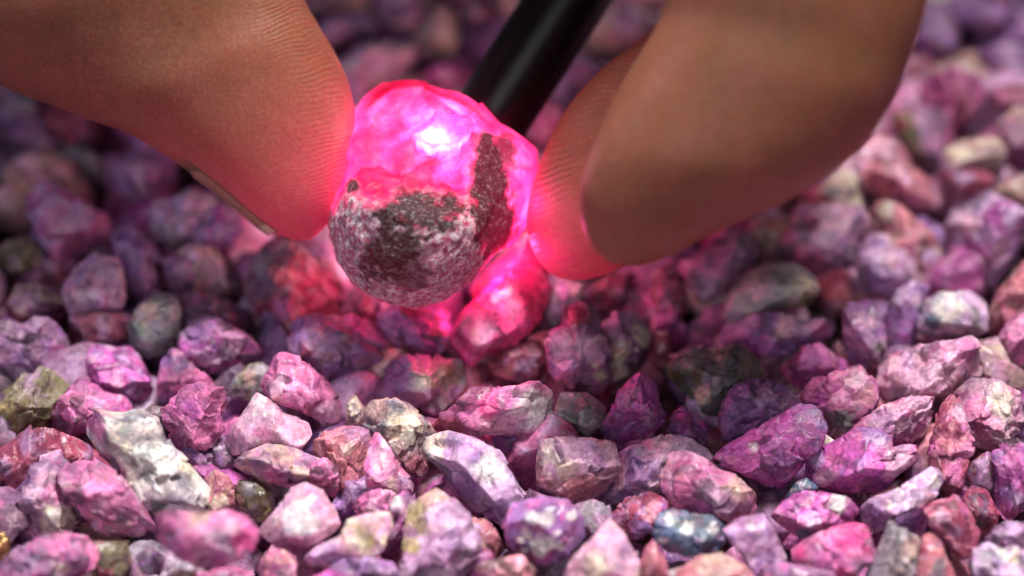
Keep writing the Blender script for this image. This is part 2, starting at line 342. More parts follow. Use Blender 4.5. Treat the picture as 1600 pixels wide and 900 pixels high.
# one line a stone: tile | outline | minerals | surface | height over the bed | patches x,y,r,mineral | label
STONES = r'''
C|395,200 450,130 560,150 630,128 735,170 760,250 840,320 920,425 965,480 950,600 720,650 655,550 560,430 480,330 410,260|WGC|r|.25|700,420,40,N 800,520,45,G 600,210,35,N 740,560,40,N 440,190,85,P 480,340,60,P 560,420,45,P 670,240,40,G 640,360,25,N 860,430,50,G 530,360,30,G|long white speckled block with a pink corner
C|720,620 800,590 920,600 1050,590 1140,620 1190,690 1160,770 1050,830 950,860 850,820 760,760 720,690|PQU|r|.52|930,610,60,T 1140,720,60,H|blurred pink lobed stone covering the lower end of the white speckled block
C|265,430 310,375 440,360 540,410 620,510 700,660 660,700 560,710 460,680 370,590 290,510|PQU|r|.2||long pink stone tapering to a point just left of the white speckled block
C|20,600 110,530 140,380 210,330 270,320 330,420 380,600 360,660 200,700 130,720 100,690 0,660|UQP|r|.08|280,620,90,C|crumbly mauve stone with a pale underside, left of the long tapering pink stone
C|-20,330 60,260 160,195 260,215 400,290 410,340 340,400 220,440 120,540 20,600 -30,500|RUQ|f|.0||dark wine-red wedge at the left edge below the yellow-flecked stone
C|-30,860 60,790 190,705 300,690 390,720 440,790 420,850 330,910 250,960 20,960|PUG|r|.25|100,820,90,U 300,850,40,C|pink and grey stone in the bottom left corner
C|-40,90 30,20 120,-50 190,-75 270,-35 300,15 250,85 230,170 150,215 40,265 -40,270|OOD|r|.05|30,130,75,Y 60,210,40,Y 150,-20,50,U|dark olive stone with yellow flecks at the left edge
C|240,140 290,60 360,-20 420,0 480,40 560,60 600,110 560,150 450,150 400,220 330,250 270,220 240,180|PMQ|r|.06|470,90,30,L|lumpy deep pink stone above the pink corner of the white block
B|350,690 365,650 440,590 540,610 590,600 640,650 690,740 695,820 650,870 560,850 470,790 400,740|MVL|f|.0|570,650,40,L 430,655,25,Q|purple-pink crystal with a pale lilac face, above the lumpy deep pink stone
B|730,790 750,660 800,605 850,640 900,690 990,770 900,795 830,810 790,860 745,850|PVM|f|.02||small upright pink-violet stone right of the purple-pink crystal
C|750,120 800,70 860,10 930,-5 1030,20 1045,80 1020,150 1030,220 980,290 900,300 830,280 800,260 760,190|PPQ|r|.2|940,80,100,P 870,110,60,M|bright pink lumpy stone touching the top end of the white block
C|1040,270 1080,210 1190,45 1240,70 1310,140 1420,180 1435,230 1390,300 1290,285 1150,310 1080,330|QQW|s|.2|1230,230,50,P 1200,80,40,W|pale pink smooth triangular stone with a raised peak
G|510,830 560,745 580,690 640,668 720,700 800,760 870,830 940,960 960,1050 880,1040 720,970 600,930 530,880|PPQ|f|.2|600,850,60,Q 880,980,70,Q 620,690,40,P|bright pink wedge sloping down to the right, above the pale triangular stone
B|1045,820 1090,740 1140,690 1200,670 1250,700 1240,790 1200,835 1120,845|GON|f|.03|1150,740,45,T|small grey-green stone tucked left of the bright pink wedge
C|1080,370 1140,320 1230,285 1330,290 1420,330 1500,360 1480,420 1330,480 1230,450 1150,420|UTP|r|.25|1300,330,90,T 1280,430,80,P|spindle-shaped tan and pink stone under the pale triangular stone
K|630,390 650,290 720,262 780,310 795,400 770,475 700,445|PPQ|r|.2||pink knob joined to the right tip of the tan spindle stone
K|660,180 720,130 830,100 960,110 985,200 945,300 955,400 880,500 800,540 740,420 690,270 662,240|SSP|f|.02|890,130,90,U 860,200,50,T 850,450,80,R|salmon-red block beside the pale pink pointed stone
C|1200,680 1270,600 1350,490 1410,465 1490,500 1550,590 1570,650 1500,720 1370,785 1290,760|QQL|s|.32|1400,570,60,W 1390,640,90,W 1380,740,70,P|glossy pale pink stone shaped like a rounded pyramid, lower left
C|1085,520 1110,450 1170,440 1260,500 1270,570 1240,620 1180,650 1120,620|OGD|s|.0|1110,530,28,C|glassy dark olive stone with a pale rim behind the glossy pale pyramid
C|940,440 990,405 1050,430 1085,490 1080,580 1010,600 950,580|STP|f|.08|1010,550,50,C|small orange-pink stone against the right side of the white block
C|1210,830 1250,765 1310,775 1365,810 1370,900 1250,960 1205,900|PSC|r|.25||small pink stone at the bottom edge below the glossy pale pyramid
K|800,690 840,600 930,570 1060,560 1070,650 1030,760 940,820 800,835 650,850 610,810 680,740|QCV|s|.2|930,670,70,Y 880,700,60,C 980,620,60,T 760,800,110,L|pale cream and lilac stone with a yellowish streak, right of the glossy pyramid
K|865,520 930,450 1010,430 1090,450 1065,540 980,570 900,575|PQM|r|.14||small rounded pink stone under the pale pink pointed stone
K|935,310 960,190 990,130 1050,190 1110,280 1170,360 1200,430 1120,475 1040,440 950,420|PQP|f|.2|1010,270,50,Q 1080,410,40,C 1150,385,40,L|pale pink stone rising to a sharp point beside the salmon block
K|1055,560 1085,480 1180,440 1205,520 1180,650 1150,730 1040,800 1035,660|UMQ|f|.08|1100,500,40,W|narrow mauve and plum stone left of the grey stone with a yellow edge
D|222,860 230,740 250,650 340,605 400,640 450,690 520,780 500,840 430,900 330,950 225,930|ULG|f|.38|270,690,60,Y 255,800,40,Y 330,620,40,T|large grey-mauve stone with a yellow-green edge, bottom centre
K|740,865 830,810 960,800 1080,830 1115,900 900,965 740,940|VLU|r|.3||mauve stone cut by the bottom edge left of the yellow-edged stone
D|445,690 500,690 550,740 580,810 535,845 480,830 440,760|SST|f|.1||rusty orange chip right of the yellow-edged stone
D|80,325 120,290 200,275 270,320 310,360 340,410 325,480 280,555 210,480 150,430 95,375|GTO|r|.12|230,380,70,C 260,500,60,S 130,310,50,T|knobbly olive-grey stone beneath the grey-violet cube
D|278,460 330,420 390,400 470,420 560,460 600,530 650,620 600,700 540,720 470,670 410,610 350,520|LLG|f|.16|340,440,60,C 520,520,60,W 440,590,60,V 560,680,60,V 480,470,30,V|large pale lavender stone with violet shadows, below the pink bar with a white end
D|335,375 390,320 470,240 570,240 690,220 750,260 752,380 700,412 600,405 530,400 450,415 350,408|PPQ|f|.2|700,310,85,W 700,370,60,W 380,370,60,R 540,390,80,Q 520,300,50,H|long pink-red bar with a white end
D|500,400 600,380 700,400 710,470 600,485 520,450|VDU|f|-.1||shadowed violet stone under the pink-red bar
D|122,265 180,150 230,125 330,130 430,150 437,230 400,280 340,330 240,300|UGV|f|.02|285,190,55,C 380,190,65,O 200,200,70,V|grey-violet squarish stone with an olive right face
D|697,520 710,425 790,415 880,420 965,440 985,520 950,580 880,640 790,632 703,600|QSQ|f|.16|790,480,90,C 900,480,60,U 840,430,90,U 850,600,70,S|squarish pink stone with a cream face, right of the large lavender stone
D|580,720 610,650 700,625 800,635 850,690 860,760 800,830 720,862 650,840 595,780|VMP|s|.35|680,690,30,W 735,690,35,W 660,745,22,W 720,775,45,W 775,795,22,W 650,805,18,W 820,680,22,W 700,820,18,W 765,735,20,W 640,770,16,W|rounded violet stone marbled with white dashes
D|790,900 830,830 950,705 1000,760 1055,850 1055,950 800,950|QUT|s|.45|900,860,60,C 950,740,60,Q|pale dusty-pink peaked stone at the bottom edge, right of the white-marbled one
D|810,660 890,632 950,660 960,715 890,770 840,740|GUL|s|.08||translucent grey-mauve stone behind the white-marbled one
D|955,690 1010,630 1100,608 1155,640 1115,720 1050,780 990,755|RVU|f|.08||dark plum oval stone below the lilac lump
O|500,480 560,420 575,260 640,210 720,180 830,140 940,150 1020,200 1090,270 1000,330 850,440 700,470 560,510|LQV|r|.06|700,330,110,V 780,180,100,Q 600,470,60,V|lilac lump with a pale pink crest behind the big pink stone
O|800,440 830,330 850,260 960,240 1060,280 1120,330 1230,370 1310,460 1320,560 1260,600 1180,605 1090,560 960,570 860,520|PQS|f|.28|1230,430,100,T 1160,520,70,U 1270,530,50,L 930,420,60,P 1080,460,50,Q|big pink stone with a tan right end
O|765,640 800,570 880,545 980,565 1080,575 1140,630 1150,720 1080,770 950,790 830,760 775,700|BDN|r|.2|950,640,40,W 1080,650,40,W 850,590,30,W 1000,700,30,L 820,700,25,W 1120,690,25,L|dark blue-black stone flecked with white
E|155,740 220,700 300,688 345,760 385,850 350,905 270,895 220,825|LVU|s|.26|250,720,60,U|smooth mauve prism right of the dark white-flecked stone
E|-5,895 60,837 150,822 230,860 275,915 250,950 20,950|STQ|s|.4|140,850,90,T|brownish-pink rounded stone at the bottom edge under the dark white-flecked stone
D|1055,870 1080,795 1108,780 1150,850 1165,940 1065,940|SSP|s|.3||slim red-pink pointed stone standing at the bottom edge
N|25,580 90,500 190,445 290,450 400,470 470,520 490,570 430,620 330,620 270,650 190,700 110,650|MPQ|r|.14|375,510,55,W 230,610,55,L 190,670,40,B|magenta lumpy stone with a white spot, below the magenta bar
N|130,800 200,720 330,650 450,625 530,630 560,720 580,790 520,850 460,905 320,880 180,850|PHU|f|.3|450,680,110,H 250,770,90,P 480,830,60,U|red-pink stone below the magenta lump with the white spot
E|460,530 480,480 560,430 620,390 690,383 742,400 748,455 800,438 837,450 830,500 770,540 720,600 600,612 490,592|MPV|f|.26|770,490,60,Q 520,550,40,Q 700,400,70,V 600,450,60,M 490,500,35,L|magenta-violet bar ending in a small pale knob
E|122,490 200,430 280,380 340,345 420,300 480,310 512,370 492,450 420,520 370,592 310,575 220,533|MVP|r|.24|260,445,18,W 330,380,60,M|large rough magenta stone with a flat sloping face
E|145,340 180,250 230,213 330,213 410,260 440,320 340,370 240,420 160,425|VUM|r|.1|300,270,40,L|rough violet stone directly behind the large rough magenta stone
Q|675,500 720,440 860,400 1000,395 1110,365 1200,410 1260,480 1270,570 1180,600 1060,640 1010,740 950,790 860,710 800,650 720,570|GON|f|.12|870,670,60,C 800,480,70,N 1000,430,60,T 1180,450,60,O|grey-green glassy stone with a pale beige corner
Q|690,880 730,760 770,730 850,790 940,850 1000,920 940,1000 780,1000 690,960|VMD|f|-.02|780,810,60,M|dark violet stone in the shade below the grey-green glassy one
E|365,170 440,90 500,83 540,120 590,150 605,180 540,195 470,215 430,245 390,210|MPR|r|.0||dark magenta stone beneath the violet stone with a thin edge
F|318,830 350,770 440,730 560,720 640,760 690,735 750,770 755,820 640,850 560,880 480,890 400,870|VUM|f|.04|400,800,70,V 560,780,50,Q 700,780,50,P|flat violet stone with a thin pale edge right of the dark gap
F|790,870 800,720 820,685 910,700 950,770 962,860 930,925 850,935|UVQ|s|.08|870,760,45,Q 920,850,30,G|upright mauve stone like a rounded post, above the large pale pink boulder
F|955,820 970,700 1000,640 1060,600 1130,620 1110,690 1090,770 1075,850 1000,865|VLM|s|.0|1050,650,50,L|tall purple slab left of the grey-white stone
F|1085,770 1110,680 1180,645 1290,640 1348,685 1352,780 1300,825 1200,815 1100,805|LGW|s|.08|1200,690,80,W 1130,760,30,B|grey-white flattened stone on the purple slab
F|865,570 862,480 900,428 960,450 1010,510 1048,575 1010,625 960,650 910,640|LVL|s|.04|980,520,50,Q 890,590,60,V|lilac capsule-shaped stone with a bright upper face
F|900,340 940,290 1000,300 1070,350 1140,410 1192,480 1185,535 1080,560 1000,480 930,430|STP|r|.0|1170,490,30,C 950,320,40,C|peach-pink stone with a cream tip left of the large orchid boulder
F|1205,400 1220,340 1300,290 1370,248 1450,290 1505,330 1495,440 1440,545 1380,612 1290,595 1240,500|LMQ|f|.1|1270,360,60,Q 1400,480,50,Q 1300,480,60,M|large orchid-pink boulder at the right, out of focus
F|520,480 580,400 620,310 740,300 860,310 885,380 850,450 820,550 720,585 620,550|UQV|r|.05|700,420,60,L 760,340,90,Q 660,510,60,P|dusty mauve block with a violet groove, behind the grey oval stone
F|700,260 740,190 790,165 840,185 850,240 885,320 850,345 740,310|CGQ|s|.0||small cream pebble poking up under the right finger
F|325,735 350,650 420,570 500,525 600,530 680,580 692,640 640,695 530,705 430,745 360,765|GTU|s|.14|610,610,70,C 450,640,70,Q 560,560,80,G 640,680,40,O|grey oval stone with a creamy side, below the right finger
F|150,540 250,470 330,400 420,405 462,470 440,540 390,590 330,650 250,680 200,620|UUQ|r|.0|380,450,60,L|jagged mauve stone touching the underside of the right finger
F|35,640 80,545 150,550 180,640 192,715 110,755 60,710|RPU|r|.0||reddish stone at the left side of the dark gap under the right finger
F|825,140 870,70 950,25 1030,70 1070,160 1150,210 1185,270 1120,325 1040,310 940,300 885,240|SQP|r|.05|940,90,80,Q 980,220,30,R|big blurred pink stone right of the cream pebble
F|1175,160 1200,80 1280,45 1390,40 1440,90 1390,170 1280,225 1200,215|TUC|r|.05|1240,110,50,C|blurred cream and mauve stone below the raspberry one
I|420,430 460,370 560,315 690,365 712,450 650,585 560,615 460,570|PMS|r|.1|560,380,60,P 600,500,60,S|blurred raspberry stone in the upper right background
I|370,220 400,100 450,30 540,60 570,200 600,290 520,335 420,335|VUD|r|.0||blurred purple stone beside the upper edge of the right finger
F|1370,270 1420,210 1500,185 1570,240 1560,300 1480,325|TTS|s|.05||blurred tan stone behind the large orchid boulder
F|1340,760 1400,640 1500,520 1570,530 1510,660 1430,745 1370,795|STU|s|.05||long salmon stone leaning at the right edge beside the grey-white stone
E|705,205 750,140 850,90 950,75 1030,58 1055,110 1065,190 1000,250 900,270 780,285 718,262|QPL|r|.16|800,210,60,Q 900,200,90,Q 990,110,60,P|large pale pink boulder on the right with a pitted top
E|985,260 1040,210 1130,213 1200,260 1218,350 1170,425 1090,455 1030,440 1000,350|QPU|r|.14|1060,380,60,P 1130,280,60,C|pale pink boulder with vertical streaks at the right edge
E|600,410 640,360 720,300 820,270 895,272 893,340 862,400 800,442 740,440 690,430|PQU|r|.14|850,300,60,Q 700,360,60,U|pink slab with a pale right end, behind the magenta bar
E|895,410 930,310 970,263 1000,310 1020,390 1038,430 1012,520 982,602 930,622 890,545 878,470|RPS|r|.22|990,330,30,Q 950,440,50,S|tall garnet-red crumbly stone standing upright
E|425,275 480,210 560,180 640,163 690,220 702,280 680,340 620,400 540,415 500,340|PMQ|r|.08|570,370,70,N 650,260,50,S 620,210,40,Q|pink stone with a dark green lower side
N|515,540 560,490 700,430 790,370 880,315 925,335 938,400 900,470 800,530 700,570 640,640 570,670 530,620|LUQ|r|.2|900,390,40,W 650,510,30,W 720,440,30,W 580,580,60,V|long pale mauve stone leaning right beneath the magenta bar
N|535,900 590,780 655,610 720,640 830,710 825,800 800,930 560,960|GGT|f|.3|680,720,25,D 770,760,70,T 620,860,50,G|grey pyramid-shaped stone with a dark seam at the bottom edge
N|845,540 900,500 985,490 1010,465 1080,530 1140,640 1175,710 1130,790 1030,800 940,720 870,620|RUS|f|.18|1060,540,40,P 930,580,50,Q|dark red-brown stone with a pale crest, right of the grey pyramid
N|800,880 840,690 880,675 930,720 990,850 1010,930 820,950|SRG|s|.32|920,850,60,G|small red-brown spike beside the grey pyramid
N|1100,830 1130,750 1200,725 1260,760 1350,740 1420,790 1420,950 1120,950|LGU|r|.35|1260,780,50,W 1340,790,45,C 1180,800,60,G|pale grey-mauve stone with white patches in the bottom right corner
N|1180,700 1240,640 1300,605 1400,620 1430,760 1330,770 1230,740|UDL|r|.2|1320,640,40,L|mauve stone behind the one in the bottom right corner
N|1215,240 1260,185 1340,165 1420,180 1430,450 1390,540 1290,595 1240,520 1235,350|MVP|r|.16|1290,450,60,V 1370,500,60,L 1320,250,50,P|magenta and violet stone cut by the right edge
N|1060,400 1110,280 1180,230 1230,260 1240,400 1230,480 1130,440|URO|s|.05||brown striped stone between the garnet-red and the violet-magenta stones
N|1050,470 1110,420 1190,440 1250,560 1230,650 1170,690 1110,590|RDU|f|.05||dark brown stone below the brown striped one
E|1040,110 1080,80 1130,80 1165,150 1220,185 1200,240 1130,225 1060,200|TQU|s|.06||smooth dusty beige-pink stone behind the pale pink boulders
E|1130,60 1160,10 1240,-30 1265,140 1200,165 1150,120|PQP|r|.18|1200,60,60,P|bright pink stone half cut by the right edge
E|495,445 515,400 552,428 545,475 510,480|WCL|s|.12||tiny white pebble behind the magenta-violet bar
E|310,870 360,855 460,870 545,885 540,950 310,950|UPV|s|.3||flat mauve stone lying along the bottom edge right of the mauve prism
E|370,640 410,570 450,555 490,590 450,620 400,640|BGN|s|.0||small bluish-grey stone peeping out under the large rough magenta stone
H|178,450 230,340 330,240 430,120 560,85 690,90 750,200 705,320 640,430 540,520 400,560 300,640 235,580 190,510|HHP|s|.2|430,240,35,W 490,215,35,W 310,410,100,P 350,470,80,Q 520,280,60,P|hot pink stone glowing next to the held ruby
0|733,455 760,424 800,386 828,358 842,400 862,428 830,444 790,452 752,474|HHP|s|.32||hot pink smooth stone squeezed between ruby and right fingertip
H|690,130 760,105 860,145 947,168 930,270 850,340 770,410 715,340 725,220|LWV|s|.14|900,200,60,W 780,310,60,L|white and lilac stone touching the glowing hot pink one
H|720,480 820,400 835,330 880,278 960,285 1030,350 1060,470 1112,580 1080,640 1092,720 1040,812 930,792 830,752 750,680 735,580|UPV|f|.18|1030,690,35,C 850,760,40,Q 900,380,90,R 1010,640,25,C|translucent mauve stone with cream chips, lower right of the glowing pink one
H|1050,420 1110,340 1240,325 1335,440 1335,550 1260,665 1130,752 1080,720 1110,600|UCU|f|.06|1140,590,80,C 1160,680,60,C 1290,480,50,C 1190,380,80,U|purple and cream shell-shaped stone behind the translucent mauve one
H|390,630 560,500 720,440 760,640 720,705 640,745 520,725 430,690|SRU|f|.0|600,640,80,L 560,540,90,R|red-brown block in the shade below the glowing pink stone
0|588,497 618,478 665,470 700,488 708,528 692,553 655,562 620,548 598,522|VRU|r|.1|610,500,22,V|purple-grey rough stone directly beneath the held ruby
D|915,395 955,330 985,250 1050,188 1110,220 1122,290 1147,335 1112,402 1040,442 960,425|MVP|f|.12|1010,270,40,P 940,380,40,V 1090,350,30,U|vivid purple-magenta crystal left of the grey-green glassy stone
D|755,330 780,260 870,258 930,300 935,362 870,413 800,402|GNL|s|.04|880,370,35,W 820,300,40,G|smoky grey translucent stone right of the white-ended bar
G|520,85 580,35 650,40 720,90 800,170 850,230 880,330 930,460 850,480 700,500 680,570 600,575 520,500 490,430 430,340 440,250 480,150|RSG|r|.1|520,300,110,D 560,490,60,V 540,110,60,D 690,240,40,S 640,420,60,P 520,200,70,G|large dark stone, half red and half charcoal, below the thumb tip
G|660,560 710,480 820,455 930,475 980,455 1100,500 1172,580 1152,700 1050,790 1000,900 920,880 780,750 670,640|UVR|r|.06|720,560,60,V 960,860,60,S 900,480,40,U|large dim plum stone lower left of the held ruby
G|65,625 110,510 160,445 240,460 340,510 440,570 500,650 480,710 370,730 320,802 200,745 110,690|UMV|r|.06|260,600,16,W 330,655,14,W 200,560,70,V|dim purple stone with a tiny white fleck, above the upright pink-violet stone
B|592,510 640,420 720,365 800,355 835,420 830,560 760,625 690,642 620,605|GNO|s|.05|650,520,50,N 700,440,60,T|dim grey-green oval stone with a teal side
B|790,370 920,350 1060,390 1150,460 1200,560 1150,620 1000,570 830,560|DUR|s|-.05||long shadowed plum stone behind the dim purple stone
M|408,310 480,170 600,70 740,100 780,190 802,350 780,415 620,445 480,465 430,400|QLP|s|.12|550,270,70,U 640,150,80,L|blurred pale pink rounded block on the left
M|440,480 620,440 820,460 855,540 780,625 680,645 590,625 500,550|RUD|r|.0||blurred dark rose stone under the pale pink rounded block
M|55,380 110,270 250,262 390,310 405,375 300,450 130,475|UTU|s|.05||blurred dusky mauve stone left of the pale pink rounded block
M|-40,530 40,480 150,530 220,475 310,480 365,545 425,650 400,745 250,805 100,785 -40,765|UVD|r|.1|370,680,40,M 150,590,40,L|blurred grey-purple mottled stone at the left edge
A|133,590 190,520 300,540 420,600 520,680 572,750 520,825 400,895 330,955 260,885 190,745 150,660|PLU|s|.1|200,560,50,Q 430,690,80,L 250,750,60,P|blurred long pink stone slanting below the thumb, far left
A|-20,860 100,795 200,830 225,935 100,995 -20,965|OTU|r|.0||blurred olive-brown stone at the left edge above the mauve ones
A|585,830 600,760 680,755 780,820 835,905 810,1010 700,1020 620,940|VUL|s|.0||blurred violet stone between the slanting pink and the bluish one
A|765,690 790,630 900,600 1000,543 1090,570 1125,620 1060,690 1000,785 900,865 780,800|LGV|f|.05|860,650,90,L|blurred bluish-grey stone under the thumb nail
A|985,780 1040,690 1130,638 1220,690 1255,765 1200,865 1080,890 1000,840|VLM|s|.02|1060,730,40,L 1140,690,40,M|blurred violet and pink stone below the tip of the thumb nail
A|585,530 600,420 680,358 790,368 845,450 810,570 700,620|UVD|s|.05|||blurred round plum stone beside the thumb's lower edge
A|10,150 60,60 150,65 195,130 130,190 50,190|GUL|s|.0||blurred grey pebble under the thumb at the left edge
A|120,310 200,250 290,285 275,375 185,390|UVU|s|-.05||blurred dull mauve pebble in the dark left background
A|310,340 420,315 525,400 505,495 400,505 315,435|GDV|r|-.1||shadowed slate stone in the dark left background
A|50,440 150,365 215,410 175,525 80,545|TUR|s|.0||blurred tan-mauve stone above the slanting pink one
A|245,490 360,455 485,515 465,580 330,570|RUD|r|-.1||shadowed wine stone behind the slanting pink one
M|810,160 900,85 985,160 1015,265 960,340 850,310|UVR|r|.0||blurred mauve stone right of the pale pink rounded block
M|1040,110 1130,75 1220,85 1280,180 1220,320 1090,300|UVP|s|.0||blurred rose-mauve stone above the dim grey-green oval
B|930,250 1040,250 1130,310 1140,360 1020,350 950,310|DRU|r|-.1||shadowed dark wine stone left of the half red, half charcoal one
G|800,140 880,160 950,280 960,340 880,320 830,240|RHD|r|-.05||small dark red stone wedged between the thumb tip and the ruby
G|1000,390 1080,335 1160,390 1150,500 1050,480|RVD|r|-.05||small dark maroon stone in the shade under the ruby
J|215,270 300,190 420,168 512,190 525,250 430,310 330,380 270,440 225,340|QWL|r|.1|||blurred pale stone lit white beside the thumb pad
J|515,160 640,30 705,60 722,160 680,235 580,228|TOC|s|.05||blurred tan stone left of the black torch
J|555,325 620,250 720,238 775,290 745,355 660,370|MRP|s|.05||blurred crimson stone behind the top of the ruby
J|105,130 200,55 330,60 385,120 300,175 180,200|LUV|s|.0||blurred mauve stone behind the thumb pad
J|50,15 180,-45 330,-35 362,40 220,65 110,60|TUD|s|.0||blurred brownish stone at the top edge next to the thumb
J|395,-20 560,-35 640,30 530,140 420,120 370,50|UTQ|s|.05||blurred dusty stone at the top edge left of the torch
J|690,-30 790,-50 880,-20 860,80 770,130 700,70|DRU|s|.0||blurred dark stone at the top edge touching the torch
J|1230,160 1350,30 1480,40 1560,110 1460,175 1350,225 1260,210|TUO|s|.05||blurred beige-brown stone between the torch and the right finger
J|1110,340 1180,250 1280,270 1270,350 1180,430 1100,440|UVP|s|.0||blurred mauve stone in the gap between torch and right finger
J|990,550 1080,420 1165,450 1140,550 1060,610|PQU|s|.05||blurred pinkish stone right behind the torch tip
J|1330,-60 1500,-55 1590,0 1570,85 1450,45 1350,20|SUT|s|.05||blurred brownish-red stone at the top edge right of the torch
I|555,40 680,-5 800,15 885,80 820,135 680,135 600,115|VUL|s|.05||blurred dull purple stone near the top right corner
I|685,260 780,205 900,215 950,330 820,385 735,335|LVU|s|.0||blurred lilac stone at the right edge near the top
I|765,590 860,505 960,515 965,645 850,690|QTP|s|.1||blurred pale pink stone at the right edge, right of the cream and mauve one
I|720,430 800,390 920,400 930,490 820,520 740,500|RPU|r|.0||blurred wine-red stone at the right edge below the lilac one
I|510,800 640,775 755,830 725,905 580,915|RUS|s|.0||blurred dusky red stone below the cream and mauve one
I|275,550 370,525 445,640 430,765 370,755 310,650|ORU|s|.0||blurred olive-red stone at the right finger's outer edge
I|435,-40 545,-45 545,35 450,35|WLG|s|.05||blurred whitish stone at the top edge beside the right finger
I|820,-40 930,-40 930,70 850,60|DVU|s|.0||blurred dark purple stone in the top right corner
F|420,400 470,338 515,350 505,440 485,505 445,480|CTU|f|-.02||small cream chip below the edge of the right finger
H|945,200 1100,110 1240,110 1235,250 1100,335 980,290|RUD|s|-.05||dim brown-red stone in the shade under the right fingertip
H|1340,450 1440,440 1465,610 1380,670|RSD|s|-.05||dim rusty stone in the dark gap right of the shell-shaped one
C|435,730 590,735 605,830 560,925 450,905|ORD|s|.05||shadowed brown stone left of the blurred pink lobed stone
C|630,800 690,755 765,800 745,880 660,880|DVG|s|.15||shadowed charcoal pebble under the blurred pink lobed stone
C|755,900 830,858 905,870 910,940 770,950|TSC|s|.3||small tan pebble at the bottom edge below the blurred pink lobed stone
D|22,310 50,262 88,310 75,375 30,370|CGQ|r|.05||tiny cream chip between the bright pink wedge and the olive-grey stone
D|455,890 520,850 640,828 690,890 650,950 470,950|STQ|f|.35||salmon stone at the bottom edge under the white-marbled one
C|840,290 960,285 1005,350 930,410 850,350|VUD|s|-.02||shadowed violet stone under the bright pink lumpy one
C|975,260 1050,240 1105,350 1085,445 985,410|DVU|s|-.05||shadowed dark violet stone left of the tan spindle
C|650,140 700,98 765,110 750,180 680,175|GUT|s|.05||small grey pebble between the white block and the bright pink lumpy stone
'''

def parse():
    out = []
    for ln in STONES.strip().split('\n'):
        f = ln.split('|'); t = TILES[f[0]]
        poly = [tuple(map(float, q.split(','))) for q in f[1].split()]
        poly = [(t[0] + x / t[2], t[1] + y / t[2]) for x, y in poly]
        bl = []
        for b in f[5].split():
            x, y, r, c = b.split(',')
            bl.append((t[0] + float(x) / t[2], t[1] + float(y) / t[2], float(r) / t[2], c))
        out.append((poly, f[2], f[3], float(f[4]), bl, f[-1]))
    return out

# ------------------------------------------------------------------ ground under the stones
mt, nt, out = new_mat('dark_tray')
b = nd(nt, 'ShaderNodeBsdfPrincipled', Roughness=0.8)
tc = nt.nodes.new('ShaderNodeTexCoord')
n = noise(nt, tc.outputs['Object'], 2, 4)
r = ramp(nt, n.outputs[0], [(0.3, (0.03, 0.015, 0.025)), (0.7, (0.08, 0.04, 0.06))])
nt.links.new(r.outputs[0], b.inputs['Base Color']); nt.links.new(b.outputs[0], out.inputs[0])
gv = np.array([(-16, -12, -1.1), (16, -12, -1.1), (16, 22, -1.1), (-16, 22, -1.1)], float)
link('ground', mesh_np('ground', gv, np.array([[0, 1, 2, 3]])), mt, kind='structure')

# ------------------------------------------------------------------ traced stones of the top layer
TRACED = []
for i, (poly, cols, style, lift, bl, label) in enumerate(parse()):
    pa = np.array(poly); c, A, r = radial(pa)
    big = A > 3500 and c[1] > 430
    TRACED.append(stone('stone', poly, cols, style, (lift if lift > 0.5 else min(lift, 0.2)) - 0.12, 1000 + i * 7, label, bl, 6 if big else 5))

# the glittering golden piece at the left edge
mg, nt, out = new_mat('golden_glitter')
b = nd(nt, 'ShaderNodeBsdfPrincipled', Roughness=0.25, Metallic=0.85)
b.inputs['Base Color'].default_value = (0.75, 0.5, 0.22, 1)
tc = nt.nodes.new('ShaderNodeTexCoord')
vo = nd(nt, 'ShaderNodeTexVoronoi', Scale=14 / U); nt.links.new(tc.outputs['Object'], vo.inputs['Vector'])
bp = nd(nt, 'ShaderNodeBump', Strength=1.0, Distance=0.05 * U)
nt.links.new(vo.outputs['Distance'], bp.inputs['Height']); nt.links.new(bp.outputs[0], b.inputs['Normal'])
nt.links.new(b.outputs[0], out.inputs[0])
g = stone('golden_nugget', [(-24, 838), (-10, 828), (6, 834), (15, 846), (12, 862), (0, 876), (-22, 874)], 'YT', 'r', 0.1, 77,
          'glittering golden nugget at the left edge', level=5, group=None, cat='nugget')
g.data.materials.clear(); g.data.materials.append(mg)

# ------------------------------------------------------------------ stones beneath and around
rng = np.random.default_rng(5)
BASES = []
for k, (cols, st) in enumerate([('UPQ', 'r'), ('PQU', 'f'), ('VUL', 'r'), ('RUP', 'r'), ('GUT', 'f'), ('MPQ', 'r'), ('SUQ', 'f'), ('LQU', 's'), ('UDV', 'r'), ('TQS', 's'), ('PML', 'r'), ('VMU', 'f')]):
    d, f = ico(4)
    sc = np.array((rng.uniform(1.0, 1.5), rng.uniform(0.75, 1.05), rng.uniform(0.7, 0.95)))
    p = d * sc * 0.3
    p, cell, cv = carve(p, 0.3, st, np.random.default_rng(900 + k), 900 + k, 0.0)
    col = colour(p, p[:, :2], cols, 950 + k, 0.3, (), cell, cv)
    me = mesh_np('stone', p, f, col); me.materials.append(MATS[st])
    BASES.append((me, p, f, col))

def in_frame(x, y, z, m=0):
    v = np.array((x, y, z)) - CAM
    dp = v @ F; px = 800 + (v @ RT) / dp / K * 1600; py = 450 - (v @ UP) / dp / K * 1600
    return (-m < px < 1600 + m) and (-m < py < 900 + m)

loose, mass = [], []
def scatter(step, zf, box, test):
    y = box[1]; row = 0
    while y < box[3]:
        x = box[0] + (row % 2) * step / 2
        while x < box[2]:
            xx, yy = x + rng.uniform(-.3, .3) * step, y + rng.uniform(-.3, .3) * step
            z = zf + rng.uniform(-.08, .08)
            e = rng.uniform(0, 6.3, 3); s = rng.uniform(.8, 1.15)
            k = int(rng.integers(len(BASES)))
            t = test(xx, yy, z)
            if t: (loose if t == 1 else mass).append((k, xx, yy, z, e, s))
            x += step
        y += step * 0.88; row += 1

